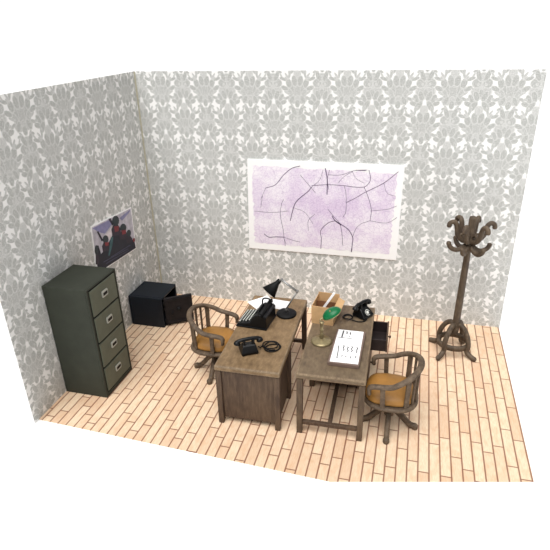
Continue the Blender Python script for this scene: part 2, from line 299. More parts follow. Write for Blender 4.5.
# ------------------------------------------------------------------ mesh helpers
class MB:
    def __init__(s): s.bm = bmesh.new(); s.mi = 0
    def _f(s, faces, smooth):
        for f in faces: f.material_index = s.mi; f.smooth = smooth
    def box(s, x0, x1, y0, y1, z0, z1, mat=None):
        co = [(x, y, z) for z in (z0, z1) for y in (y0, y1) for x in (x0, x1)]
        if mat is not None: co = [mat @ Vector(c) for c in co]
        v = [s.bm.verts.new(c) for c in co]
        q = [(0, 2, 3, 1), (4, 5, 7, 6), (0, 1, 5, 4), (1, 3, 7, 5), (3, 2, 6, 7), (2, 0, 4, 6)]
        s._f([s.bm.faces.new([v[i] for i in a]) for a in q], False); return s
    def hexa(s, bot, top):
        v = [s.bm.verts.new(c) for c in list(bot) + list(top)]
        n = len(bot); fs = [s.bm.faces.new(v[:n][::-1]), s.bm.faces.new(v[n:])]
        for i in range(n): j = (i + 1) % n; fs.append(s.bm.faces.new((v[i], v[j], v[n + j], v[n + i])))
        s._f(fs, False); return s
    def prism(s, pts, d):                              # polygon extruded by vector d
        d = Vector(d); return s.hexa([Vector(p) for p in pts], [Vector(p) + d for p in pts])
    def poly(s, pts):
        s._f([s.bm.faces.new([s.bm.verts.new(p) for p in pts])], False); return s
    def sweep(s, path, prof, ref=(0, 0, 1), scale=None, closed=False, smooth=True):
        P = [Vector(p) for p in path]; n = len(P); rings = []; ref = Vector(ref)
        for i in range(n):
            a = P[i - 1] if (i or closed) else P[0]; b = P[(i + 1) % n] if (i < n - 1 or closed) else P[-1]
            T = (b - a).normalized(); X = T.cross(ref)
            if X.length < 1e-4: X = T.orthogonal()
            X.normalize(); Y = X.cross(T).normalized()
            if ref.length and i == 0 and not closed: pass
            k = scale[i] if scale else 1
            rings.append([s.bm.verts.new(P[i] + X * u * k + Y * w * k) for u, w in prof])
        m = len(prof); fs = []
        for i in range(n if closed else n - 1):
            A, B = rings[i], rings[(i + 1) % n]
            for j in range(m):
                l = (j + 1) % m; fs.append(s.bm.faces.new((A[j], A[l], B[l], B[j])))
        s._f(fs, smooth)
        if not closed: s._f([s.bm.faces.new(rings[0][::-1]), s.bm.faces.new(rings[-1])], False)
        return s
    def tube(s, path, r, seg=10, closed=False, scale=None):
        # rotation-minimising frames
        P = [Vector(p) for p in path]; n = len(P); rings = []
        T0 = (P[1] - P[0]).normalized(); X = T0.orthogonal().normalized()
        for i in range(n):
            a = P[i - 1] if (i or closed) else P[0]; b = P[(i + 1) % n] if (i < n - 1 or closed) else P[-1]
            T = (b - a).normalized(); X = (X - T * X.dot(T)).normalized(); Y = T.cross(X)
            k = r * (scale[i] if scale else 1)
            rings.append([s.bm.verts.new(P[i] + (X * math.cos(t) + Y * math.sin(t)) * k) for t in [2 * PI * q / seg for q in range(seg)]])
        fs = []
        for i in range(n if closed else n - 1):
            A, B = rings[i], rings[(i + 1) % n]
            sh = 0
            if closed and i == n - 1: sh = min(range(seg), key=lambda h: (A[0].co - B[h].co).length)
            for j in range(seg):
                l = (j + 1) % seg
                fs.append(s.bm.faces.new((A[j], A[l], B[(l + sh) % seg], B[(j + sh) % seg])))
        s._f(fs, True)
        if not closed: s._f([s.bm.faces.new(rings[0][::-1]), s.bm.faces.new(rings[-1])], False)
        return s
    def lathe(s, prof, seg=28, mat=None, a0=0):
        rings = []; mat = mat or Matrix.Identity(4)
        for r, z in prof:
            if r < 1e-6: rings.append([s.bm.verts.new(mat @ Vector((0, 0, z)))])
            else: rings.append([s.bm.verts.new(mat @ Vector((r * math.cos(2 * PI * j / seg + a0), r * math.sin(2 * PI * j / seg + a0), z))) for j in range(seg)])
        fs = []
        for A, B in zip(rings, rings[1:]):
            for j in range(seg):
                l = (j + 1) % seg
                if len(A) == 1 and len(B) == 1: continue
                if len(A) == 1: fs.append(s.bm.faces.new((A[0], B[l], B[j])))
                elif len(B) == 1: fs.append(s.bm.faces.new((A[j], A[l], B[0])))
                else: fs.append(s.bm.faces.new((A[j], A[l], B[l], B[j])))
        s._f(fs, True)
        if len(rings[0]) > 1: s._f([s.bm.faces.new(rings[0][::-1])], False)
        if len(rings[-1]) > 1: s._f([s.bm.faces.new(rings[-1])], False)
        return s
    def done(s, name, mats, parent=None, loc=(0, 0, 0), rz=0.0, bevel=0.0, seg=2, label=None):
        bmesh.ops.recalc_face_normals(s.bm, faces=s.bm.faces)
        me = bpy.data.meshes.new(name); s.bm.to_mesh(me); s.bm.free()
        for m in (mats if isinstance(mats, (list, tuple)) else [mats]): me.materials.append(m)
        o = bpy.data.objects.new(name, me); COL.objects.link(o)
        o.location = loc; o.rotation_euler = (0, 0, rz)
        if parent is not None: o.parent = parent
        if bevel:
            b = o.modifiers.new('bevel', 'BEVEL'); b.width = bevel; b.segments = seg; b.limit_method = 'ANGLE'; b.angle_limit = math.radians(40)
        if label: o['label'] = label
        return o

def tag(o, label, cat, group=None):
    o['label'] = label; o['category'] = cat
    if group: o['group'] = group
    return o
def thing(name, label, cat, loc=(0, 0, 0), rz=0.0, group=None):
    o = bpy.data.objects.new(name, None); COL.objects.link(o); o.empty_display_size = .1
    o.location = loc; o.rotation_euler = (0, 0, rz); return tag(o, label, cat, group)
def struct(o): o['kind'] = 'structure'; return o
def dup(root, loc, rz, label):
    def cp(o, par):
        c = o.copy(); COL.objects.link(c)
        if par is not None: c.parent = par
        for ch in list(o.children): cp(ch, c)
        return c
    r = cp(root, None); r.location = loc; r.rotation_euler = (0, 0, rz); r['label'] = label; return r
def arc(c, r, a0, a1, n, z=0.0):
    return [(c[0] + r * math.cos(a0 + (a1 - a0) * i / n), c[1] + r * math.sin(a0 + (a1 - a0) * i / n), z) for i in range(n + 1)]
def smooth_path(pts, sub=6):
    """Catmull-Rom through the points"""
    P = [Vector(p) for p in pts]; P = [P[0] * 2 - P[1]] + P + [P[-1] * 2 - P[-2]]; out = []
    for i in range(1, len(P) - 2):
        a, b, c, d = P[i - 1:i + 3]
        for k in range(sub):
            t = k / sub
            out.append(.5 * ((2 * b) + (c - a) * t + (2 * a - 5 * b + 4 * c - d) * t * t + (3 * b - a - 3 * c + d) * t ** 3))
    out.append(P[-2]); return out
def frame(o, zdir, xhint=(1, 0, 0)):
    z = Vector(zdir).normalized(); x = Vector(xhint); x = (x - z * x.dot(z)).normalized(); y = z.cross(x)
    return Matrix(((x.x, y.x, z.x, o[0]), (x.y, y.y, z.y, o[1]), (x.z, y.z, z.z, o[2]), (0, 0, 0, 1)))
def RECT(a, b): return [(-a, -b), (a, -b), (a, b), (-a, b)]
def ROUND(a, b, n=12): return [(a * math.cos(2 * PI * i / n), b * math.sin(2 * PI * i / n)) for i in range(n)]
def ribbon(mb, pts, w, to3):
    """flat printed stroke of width w along 2-D points, mapped by to3(u, v)"""
    Q = [Vector((p[0], p[1])) for p in pts]
    if len(Q) > 2:
        S = smooth_path([(q.x, q.y, 0) for q in Q], 4); Q = [Vector((q[0], q[1])) for q in S]
    L = []; 
    for i, q in enumerate(Q):
        t = (Q[min(i + 1, len(Q) - 1)] - Q[max(i - 1, 0)]).normalized(); n = Vector((-t.y, t.x)) * w / 2
        L.append((mb.bm.verts.new(to3(*(q + n))), mb.bm.verts.new(to3(*(q - n)))))
    mb._f([mb.bm.faces.new((a[0], a[1], b[1], b[0])) for a, b in zip(L, L[1:])], False)

# ------------------------------------------------------------------ the setting
W, H = 5.252, 3.45
b = MB(); b.box(-30, 36, -30, 30, -.09, -.034); struct(b.done('ground', M['ground']))
fl = [(0, 0), (5.245, 0), (5.245, -2.884), (3.36, -3.333), (0, -3.208)]
b = MB(); b.prism([(x, y, -.006) for x, y in fl], (0, 0, .006)); struct(b.done('floor', M['floor']))
bd = [(-.03, .03), (5.262, .03), (5.262, -2.886), (3.37, -3.352), (3.17, -3.378), (-.03, -3.282)]
b = MB(); b.prism([(x, y, -.034) for x, y in bd], (0, 0, .0275)); struct(b.done('trim_1', M['white']))
b = MB(); b.box(-.03, 0, -3.28, .03, -.0065, H); o = b.done('wall_left', [M['white'], M['wall_l']])
for f in o.data.polygons:
    if f.normal.x > .9: f.material_index = 1
struct(o)
b = MB(); b.box(.0005, W, 0, .03, -.0065, H); o = b.done('wall_back', [M['white'], M['wall_b']])
for f in o.data.polygons:
    if f.normal.y < -.9: f.material_index = 1
struct(o)
b = MB(); b.prism([(0.0005, -.0005, .004), (.014, -.0005, .004), (.0005, -.020, .004)], (0, 0, H - .01)); struct(b.done('trim_2', M['glue']))

# ------------------------------------------------------------------ pictures on the walls
def wallz(d): return lambda x, z: (x, -d, z)
t = thing('street_map', 'large white-bordered lilac street map on the back wall', 'map', (2.67, 0, 1.6))
t['label'] = 'large white-bordered lilac street map hung on the back wall'
def lc(p, o): return (p[0] - o[0], p[1] - o[1], p[2] - o[2])
O = (2.67, 0, 1.6)
mc = [(1.560, .935), (3.742, .925), (3.755, 2.283), (1.592, 2.290)]
b = MB(); b.prism([lc((x, -.001, z), O) for x, z in mc], (0, -.014, 0)); b.done('sheet', M['paper'], t)
pc = [(1.655, 1.035), (3.640, 1.010), (3.665, 2.170), (1.665, 2.200)]
# ragged printed area
rg = []
for i in range(4):
    a, c = pc[i], pc[(i + 1) % 4]
    for k in range(40):
        u = k / 40; j = random.uniform(-.012, .012) if k else 0
        x = a[0] + (c[0] - a[0]) * u; z = a[1] + (c[1] - a[1]) * u
        if i % 2: x += j * 1.4
        else: z += j
        rg.append((x, z))
b = MB(); b.poly([(x, -.0165, z) for x, z in rg])
o = b.done('printed_area', M['mapprint'], t, loc=(-O[0], -O[1], -O[2]))
b = MB()
for w, pts in ROADS: ribbon(b, pts, w * 1.15, lambda x, z: (x, -.018, z))
b.done('road_lines', M['road'], t, loc=(-O[0], -O[1], -O[2]))

O = (0, -1.1, 1.4)
t = thing('poster', 'dark blue poster of crowded figures on the left wall above the safe', 'poster', O)
POSTER = [(n, [(-.62 + (y + .62) * 1.04, z + .012 * max(0, (-y - .9))) for y, z in pts]) for n, pts in POSTER]
lv = dict(pic=.0095, ray=.0105, pale=.0105, mass=.0115, coat=.0120, gun=.0125, head=.0125, red=.0135, teal=.0135, line=.0135)
for n, pts in POSTER:
    if n == 'sheet':
        b = MB(); b.prism([lc((.001, y, z), O) for y, z in pts], (.007, 0, 0)); b.done('sheet', M['paper'], t)
order = ['pic', 'ray', 'pale', 'mass', 'coat', 'gun', 'red', 'teal', 'line', 'head']
b = MB()
for n, pts in POSTER:
    if n == 'sheet': continue
    b.mi = order.index(n); b.poly([lc((lv[n], y, z), O) for y, z in pts])
b.done('printed_picture', [M['po_' + k] for k in order], t)

# ------------------------------------------------------------------ filing cabinet
t = thing('filing_cabinet', 'tall grey-green steel filing cabinet with four drawers against the left wall', 'filing cabinet', (.006, -2.39, .001))
D, Wd, Hh = .562, .605, 1.44
b = MB(); h = Wd / 2
b.box(0, D - .02, -h, h, 0, Hh)
b.box(D - .02, D, -h, -h + .03, 0, Hh); b.box(D - .02, D, h - .03, h, 0, Hh)
b.box(D - .02, D, -h + .03, h - .03, Hh - .022, Hh); b.box(D - .02, D, -h + .03, h - .03, 0, .055)
b.done('body', M['green'], t, bevel=.006)
b = MB(); b.box(D - .0195, D - .012, -h + .031, h - .031, .056, Hh - .023); b.done('recess', M['gap'], t)
for k in range(4):
    z0 = .070 + k * .339
    b = MB(); b.box(D - .011, D + .008, -.255, .255, z0, z0 + .314)
    d = b.done('drawer', M['green2'], t, bevel=.006)
    zc = z0 + .18
    b = MB(); pr = []
    for (cy, cz, a0) in ((.044, .026, 0), (-.044, .026, PI / 2), (-.044, -.026, PI), (.044, -.026, 1.5 * PI)):
        for q in range(4):
            a = a0 + q * PI / 6; pr.append((D + .008, cy + .013 * math.cos(a), zc + cz + .013 * math.sin(a)))
    b.prism(pr, (.014, 0, 0)); hd = b.done('label_holder', M['zinc'], d, bevel=.003)
    b = MB(); b.box(D + .0225, D + .0245, -.042, .042, zc - .019, zc + .017); b.done('finger_slot', M['gap'], hd)

# ------------------------------------------------------------------ safe
t = thing('safe', 'small blue-black safe with its door ajar in the back left corner', 'safe', (.01, -.80, .001))
D, h, Z = .525, .255, .475
b = MB(); w = .035
b.box(0, .03, -h, h, 0, Z); b.box(.03, D, -h, -h + w, 0, Z); b.box(.03, D, h - w, h, 0, Z)
b.box(.03, D, -h + w, h - w, Z - w, Z); b.box(.03, D, -h + w, h - w, 0, w)
b.done('body', M['safe'], t, bevel=.008)
b = MB(); b.box(.031, D - .06, -h + w + .001, h - w - .001, .21, .225); b.done('inner_shelf', M['matt'], t)
dr = bpy.data.objects.new('tmp', None)
b = MB(); b.box(-.05, 0, .005, .415, -.215, .215)
b.box(0, .010, .02, .40, -.20, -.165); b.box(0, .010, .02, .40, .165, .20); b.box(0, .010, .02, .055, -.165, .165); b.box(0, .010, .365, .40, -.165, .165)
door = b.done('door', M['safedoor'], t, loc=(D + .012, -h + .045, Z / 2), rz=math.radians(-55), bevel=.006)
b = MB(); mt = frame((0, .21, .02), (1, 0, 0), (0, 1, 0))
b.lathe([(.034, 0), (.034, .012), (.022, .016), (.018, .034), (0, .036)], 20, mt); b.done('dial', M['matt'], door)
b = MB(); b.tube([(.0, .12, .0), (.025, .12, 0), (.028, .10, -.03), (.028, .10, -.06)], .009); b.done('handle', M['matt'], door)
for z in (-.14, .14):
    b = MB(); b.tube([(-.004, .0, z - .03), (-.004, .0, z + .03)], .011); b.done('hinge', M['matt'], door)
bpy.data.objects.remove(dr)

# ------------------------------------------------------------------ desks
def desk(label, loc, rz, L, top_mat, pull, ped=.58, inset=0.0):
    """pedestal at the -y end, drawers on the -x side"""
    t = thing('pedestal_desk', label, 'desk', loc, rz, 'wooden pedestal desks'); h = L / 2
    b = MB(); b.box(-.358, .358, -h, h, .695, .76); o = b.done('desk_top', [top_mat, M['edge']], t, bevel=.018, seg=3); o.modifiers[0].material = 1
    lg = [(-.32, -h + .045), (.32, -h + .045), (-.32, -h + ped), (.32, -h + ped), (-.32, h - .045), (.32, h - .045)]
    for x, y in lg:
        b = MB(); r, r2 = .033, .029
        sy = .038 if y > h - .1 else (-.02 if y < -h + .1 else 0)
        b.hexa([(x - r2, y - r2 + sy, .0), (x + r2, y - r2 + sy, 0), (x + r2, y + r2 + sy, 0), (x - r2, y + r2 + sy, 0)], [(x - r, y - r, .6895), (x + r, y - r, .6895), (x + r, y + r, .6895), (x - r, y + r, .6895)])
        b.done('leg', M['desk'] if rz < 1 else M['desk2'], t, bevel=.006)
    yf, yb = -h + .045, -h + ped
    b = MB(); b.box(-.286, .286, yf - .012, yf + .006, .07, .689); b.done('end_panel', M['desk'], t)
    b = MB(); b.box(-.286, .286, yb - .006, yb + .012, .07, .689); b.done('inner_panel', M['desk'], t)
    b = MB(); b.box(.300, .318, yf + .034, yb - .034, .07, .689); b.done('side_panel', M['desk'], t)
    b = MB(); b.box(-.285, .299, yf + .034, yb - .034, .075, .09); b.done('pedestal_floor', M['desk'], t)
    if inset:
        for ya in (yf + .034, yb - .034 - inset): b = MB(); b.box(-.318, -.300, ya, ya + inset, .07, .689); b.done('drawer_stile', M['desk'], t)
    zz = [(.10, .29), (.30, .49), (.50, .675)]
    for k, (z0, z1) in enumerate(zz):
        p = pull[k]; x0 = -.352 - p
        m = M['drawerdark'] if p > .1 else M['desk']  # a drawer pulled well out takes a darker brown than the closed ones
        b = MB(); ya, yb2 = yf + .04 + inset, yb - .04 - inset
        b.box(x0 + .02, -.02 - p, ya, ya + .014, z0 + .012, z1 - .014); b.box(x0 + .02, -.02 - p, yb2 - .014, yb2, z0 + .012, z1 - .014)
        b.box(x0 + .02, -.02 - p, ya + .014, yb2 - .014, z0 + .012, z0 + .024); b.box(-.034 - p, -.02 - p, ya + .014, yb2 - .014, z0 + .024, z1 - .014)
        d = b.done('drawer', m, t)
        b = MB(); b.box(x0, x0 + .02, yf + .036 + inset, yb - .036 - inset, z0, z1); fr = b.done('drawer_front', M['desk'], d, bevel=.005)
        b = MB(); ym = (yf + yb) / 2; zc = (z0 + z1) / 2
        b.lathe([(.010, 0), (.010, .014), (.018, .020), (.018, .03), (.0, .035)], 14, frame((x0, ym, zc), (-1, 0, 0), (0, 1, 0)))
        b.done('knob', M['desk'], d)
    b = MB(); b.box(-.289, .289, h - .042, h, .108, .152); b.done('stretcher', M['desk'], t, bevel=.005)
    b = MB(); b.box(-.022, .022, -h + ped + .013, h - .044, .11, .15); b.done('stretcher', M['desk'], t, bevel=.005)
    return t
desk('brown wooden pedestal desk carrying the typewriter and black lamp', (2.352, -1.961, 0.001), math.radians(1.5), 1.637, M['desktop'], (0.0, .0, .03))
desk('greyer wooden desk carrying the green-shaded lamp, its top drawer pulled out', (3.224, -1.945, 0.001), math.radians(181.7), 1.55, M['tabletop'], (0, 0, .19), .72, .085)

# ------------------------------------------------------------------ swivel chairs (front = +x)
def chair(label, loc, rz):
    t = thing('swivel_chair', label, 'chair', loc, rz, 'wooden swivel armchairs'); m = M['chair']
    # four splayed feet
    for k in range(4):
        a = k * PI / 2; c, s_ = math.cos(a), math.sin(a)
        p = smooth_path([(.03 * c, .03 * s_, .235), (.09 * c, .09 * s_, .20), (.17 * c, .17 * s_, .11), (.235 * c, .235 * s_, .045), (.295 * c, .295 * s_, .036)], 5)
        b = MB(); b.sweep(p, [(-.024, -.028), (.024, -.028), (.03, 0), (.024, .028), (-.024, .028), (-.03, 0)], (0, 0, 1), [1 - .12 * i / len(p) for i in range(len(p))])
        b.lathe([(.03, 0), (.034, .01), (.034, .045), (.024, .058), (0, .062)], 12, Matrix.Translation((.285 * c, .285 * s_, 0)))
        b.done('leg', m, t)
    b = MB(); b.lathe([(.03, .13), (.05, .15), (.055, .24), (.035, .265), (.035, .34), (.06, .36), (.10, .372), (.10, .385)], 20); b.done('column', m, t)
    def sq(r, z, e=3.2, n=40, dx=0):
        out = []
        for i in range(n):
            a = 2 * PI * i / n; c, s_ = math.cos(a), math.sin(a)
            k = (abs(c) ** e + abs(s_) ** e) ** (-1 / e); out.append((dx + r * k * c * 1.02, r * k * s_, z))
        return out
    def loft(b, rings):
        R = [[b.bm.verts.new(p) for p in r] for r in rings]; n = len(R[0]); fs = []
        for A, B in zip(R, R[1:]):
            for j in range(n): fs.append(b.bm.faces.new((A[j], A[(j + 1) % n], B[(j + 1) % n], B[j])))
        b._f(fs, True); b._f([b.bm.faces.new(R[0][::-1]), b.bm.faces.new(R[-1])], True)
    b = MB(); loft(b, [sq(.245, .386, 2.6), sq(.275, .392, 2.6), sq(.285, .41, 2.6), sq(.28, .428, 2.6), sq(.262, .434, 2.6)]); b.done('seat', m, t)
    b = MB(); loft(b, [sq(.225, .4345, 3, dx=.012), sq(.243, .45, 3, dx=.012), sq(.244, .475, 3, dx=.012), sq(.232, .512, 3, dx=.012), sq(.18, .540, 2.6, dx=.012), sq(.10, .552, 2.4, dx=.012), sq(.03, .555, 2.2, dx=.012)])
    cu = b.done('cushion', M['cushion'], t)
    b = MB(); pp = [(.20 - .40 * i / 12, -.12 + .20 * math.sin(i / 12 * 1.5), .553 - .024 * abs(i / 6 - 1) ** 2) for i in range(13)]
    b.tube(pp, .004, 6); b.done('piping', M['cushion'], cu)
    # bent arm and back rail
    arm = [(.205, .268, .585), (.207, .268, .655), (.17, .272, .683), (.06, .282, .70)]
    pts = [(x, -y, z) for x, y, z in arm]
    for i in range(13):
        a = -PI / 2 - PI * i / 12; f = math.sin(PI * i / 12)
        pts.append((-.02 + .262 * math.cos(a), .285 * math.sin(a), 0.715 + .14 * f))
    pts += arm[::-1]
    cl = [pts[0]]
    for q in pts[1:]:
        if (Vector(q) - Vector(cl[-1])).length > .03: cl.append(q)
    sp = smooth_path(cl, 4)
    b = MB(); prof = [(.034 * math.cos(2 * PI * i / 12), .026 * math.sin(2 * PI * i / 12)) for i in range(12)]
    # horizontal width stays outwards: frames from the outward direction
    P = sp; rings = []
    for i in range(len(P)):
        T = (P[min(i + 1, len(P) - 1)] - P[max(i - 1, 0)]).normalized()
        c0 = Vector((max(min(P[i].x, .25), -.02), 0, 0)); o_ = Vector((P[i].x + .02 if P[i].x < -.02 else 0, P[i].y, 0)).normalized()
        X = (o_ - T * o_.dot(T)).normalized(); Y = T.cross(X)
        k = .8 if i < 3 or i > len(P) - 4 else 1
        rings.append([b.bm.verts.new(P[i] + X * u * k + Y * w * k) for u, w in prof])
    fs = []
    for A, B in zip(rings, rings[1:]):
        for j in range(12): fs.append(b.bm.faces.new((A[j], A[(j + 1) % 12], B[(j + 1) % 12], B[j])))
    b._f(fs, True); b._f([b.bm.faces.new(rings[0][::-1]), b.bm.faces.new(rings[-1])], False)
    b.done('arm_rail', m, t)
    # posts and slats, from seat rim to the rail
    for a, wd in ((76, .026), (-76, .026), (126, .028), (-126, .028), (145, .012), (-145, .012), (162, .012), (-162, .012)):
        r = math.radians(a); c, s_ = math.cos(r), math.sin(r)
        if abs(a) < 90: x = .27 * c; bt = (x, math.copysign(.262, a), .425); tp = (x + .01, math.copysign(.281, a), .692)
        else: bt = (-.02 + .25 * c, .262 * s_, .425); tp = (-.02 + .262 * c, .285 * s_, .708 + .14 * abs(c))
        mid = tuple((u + v) / 2 for u, v in zip(bt, tp))
        ref = Vector((c, s_, 0)) if abs(a) > 90 else Vector((0, math.copysign(1, a), 0))
        b = MB(); b.sweep([bt, mid, tp], RECT(wd, .012), ref, [1, .9, 1], smooth=False); b.done('spindle', m, t, bevel=.004)
    return t
ch = chair('ochre-cushioned wooden swivel chair at the brown desk, nearer the safe', (1.665, -1.865, .001), 0)
dup(ch, (3.845, -2.40, .001), PI, 'ochre-cushioned wooden swivel chair at the greyer desk, nearer the coat stand')

# ------------------------------------------------------------------ coat stand
t = thing('coat_stand', 'dark brown bentwood coat stand with curled hooks by the back wall', 'coat stand', (4.572, -.765, .001)); t.rotation_euler = (-.026, .02, 0)
b = MB(); b.lathe([(.03, .27), (.050, .31), (.050, .40), (.046, .45), (.043, 1.0), (.038, 1.44), (.05, 1.46), (.055, 1.49), (.045, 1.52), (.05, 1.60), (.045, 1.64), (.046, 1.84), (.042, 1.87), (.0, 1.885)], 18)
b.done('pole', M['stand'], t)
HP = ROUND(.021, .024, 8)
for k in range(6):
    a = math.radians(8 + 60 * k); c, s_ = math.cos(a), math.sin(a)
    pr = [(.04, 1.56), (.10, 1.58), (.15, 1.64), (.165, 1.71), (.185, 1.775), (.222, 1.80), (.258, 1.78), (.266, 1.75)]
    p = smooth_path([(r * c, r * s_, z) for r, z in pr], 4)
    b = MB(); b.tube(p, .029, 8, scale=[1.15 - .2 * i / len(p) for i in range(len(p))])
    b.lathe([(0, -.03), (.026, -.018), (.03, 0), (.026, .018), (0, .03)], 10, Matrix.Translation((.264 * c, .264 * s_, 1.752)))
    b.done('upper_hook', M['stand'], t)
    pr = [(.04, 1.50), (.10, 1.455), (.16, 1.445), (.215, 1.475), (.24, 1.52)]
    p = smooth_path([(r * c, r * s_, z) for r, z in pr], 4)
    b = MB(); b.tube(p, .029, 8, scale=[1.1 - .15 * i / len(p) for i in range(len(p))])
    b.lathe([(0, -.03), (.026, -.018), (.03, 0), (.026, .018), (0, .03)], 10, Matrix.Translation((.24 * c, .24 * s_, 1.525)))
    # the little scroll between the two tiers
    sc = smooth_path([(r * c, r * s_, z) for r, z in [(.04, 1.63), (.085, 1.655), (.125, 1.625), (.11, 1.57), (.07, 1.55)]], 4)
    b.tube(sc, .017, 8)
    b.done('lower_hook', M['stand'], t)
for k in range(4):
    a = math.radians(56 + 90 * k); c, s_ = math.cos(a), math.sin(a)
    pr = [(.03, .40), (.07, .42), (.13, .38), (.19, .28), (.215, .17), (.205, .10), (.235, .06), (.285, .036), (.325, .028)]
    p = smooth_path([(r * c, r * s_, z) for r, z in pr], 4)
    b = MB(); b.tube(p, .033, 8)
    b.lathe([(0, -.027), (.028, -.022), (.034, 0), (.028, .022), (0, .03)], 10, Matrix.Translation((.32 * c, .32 * s_, .028)))
    b.done('leg', M['stand'], t)
b = MB(); b.sweep([(.19 * math.cos(2 * PI * i / 36), .19 * math.sin(2 * PI * i / 36), .15) for i in range(36)], RECT(.014, .034), (0, 0, 1), closed=True)
b.done('umbrella_ring', M['stand'], t)

# ------------------------------------------------------------------ things on the brown desk
DT = .7615
t = thing('typewriter', 'black typewriter with pale keys on the brown desk', 'typewriter', (2.20, -1.80, DT), math.radians(-4))
b = MB()
side = [(-.185, .0), (.185, .0), (.185, .155), (.165, .18), (.05, .18), (.005, .13), (-.02, .070), (-.185, .034)]
b.prism([(x, -.175, z) for x, z in side], (0, .35, 0)); b.done('body', M['black'], t, bevel=.012)
b = MB(); b.box(-.195, .19, -.19, .19, .004, .02); b.done('base', M['black'], t, bevel=.005)
b = MB(); b.hexa([(-.005, -.11, .12), (.06, -.13, .17), (.06, .13, .17), (-.005, .11, .12)], [(.035, -.085, .198), (.075, -.10, .205), (.075, .10, .205), (.035, .085, .198)]); b.done('type_basket', M['black'], t, bevel=.012)
b = MB(); b.tube([(0.118, -.19, .192), (.118, .19, .192)], .028, 16); ro = b.done('roller', M['matt'], t)
for y in (-.205, .205):
    b = MB(); b.lathe([(.02, -.012), (.022, 0), (.02, .012)], 14, frame((.118, y, .192), (0, 1, 0))); b.done('roller_knob', M['black'], ro)
b = MB(); b.tube(smooth_path([(.03, .135, .17), (.035, .135, .225), (.06, .135, .250), (.115, .135, .250), (.14, .135, .225), (.145, .135, .17)], 4), .010, 8); b.done('carriage_frame', M['black'], t)
for r in range(4):
    x = -.158 + r * .038; z = .038 + (x + .185) * .218
    for k in range(10):
        y = -.135 + k * .0285 + (r % 2) * .012
        b = MB(); b.lathe([(.004, z - .004), (.004, z + .010), (.0082, z + .012), (.0082, z + .017), (0, z + .018)], 10, Matrix.Translation((x, y, 0))); b.done('key', M['key'], t)
b = MB(); b.tube([(-.180, -.10, .042), (-.180, .10, .042)], .007, 8); b.done('space_bar', M['black'], t)

def paper(label, x, y, z, rz, w=.21, l=.297):
    b = MB(); b.box(-w / 2, w / 2, -l / 2, l / 2, 0, .0012)
    tag(b.done('sheet_of_paper', M['paper'], None, (x, y, z), rz), label, 'paper', 'loose sheets behind the typewriter')
paper('white sheet of paper sticking out to the left behind the typewriter', 2.125, -1.33, DT, math.radians(-42), .22, .30)
paper('white sheet of paper under the black lamp shade', 2.33, -1.345, DT + .0016, math.radians(84), .23, .32)

t = thing('desk_lamp', 'black cone-shaded desk lamp with a jointed metal arm on the brown desk', 'lamp', (2.515, -1.575, DT))
b = MB(); b.lathe([(.118, 0), (.124, .006), (.124, .022), (.112, .034), (.04, .040), (0, .041)], 32); b.done('base', M['matt'], t)
b = MB(); b.lathe([(.018, .04), (.018, .075), (.01, .08), (0, .081)], 14, Matrix.Translation((-.005, .02, 0))); b.done('swivel_joint', M['chrome'], t)
o0 = Vector((2.515, -1.575, DT))
def rel(x, z, y=-1.54): return Vector((x, y, z)) - o0
e0, e1, e2 = rel(2.507, .83, -1.555), rel(2.645, 1.077), rel(2.452, 1.219)
for nm, a, c in (('lower_arm', e0, e1), ('upper_arm', e1, e2)):
    b = MB(); d = Vector((0, .009, 0))
    b.tube([a + d, c + d], .0095, 8).tube([a - d, c - d], .0095, 8)
    b.done(nm, M['chrome'], t)
b = MB(); b.tube([e1 - Vector((0, .02, 0)), e1 + Vector((0, .02, 0))], .017, 12); b.done('elbow_joint', M['chrome'], t)
b = MB(); b.tube([e2 - Vector((0, .016, 0)), e2 + Vector((0, .016, 0))], .014, 12); b.done('top_joint', M['chrome'], t)
ap, rc = rel(2.406, 1.173, -1.51), rel(2.300, 1.050, -1.588)
ax = (rc - ap); ln = ax.length
b = MB(); mt = frame(ap, ax, (0, 1, 0))
b.lathe([(.0, -.03), (.026, -.026), (.030, .0), (.030, .02), (.036, .035), (.099, ln), (.095, ln), (.033, .04), (0, .035)], 30, mt); sh = b.done('shade', M['matt'], t)
b = MB(); b.lathe([(0, .05), (.02, .06), (.03, .10), (.02, .13), (0, .14)], 16, mt); b.done('bulb', M['key'], sh)
b = MB(); b.tube([e2, ap + (e2 - ap) * .2], .010, 8); b.done('shade_bracket', M['chrome'], t)

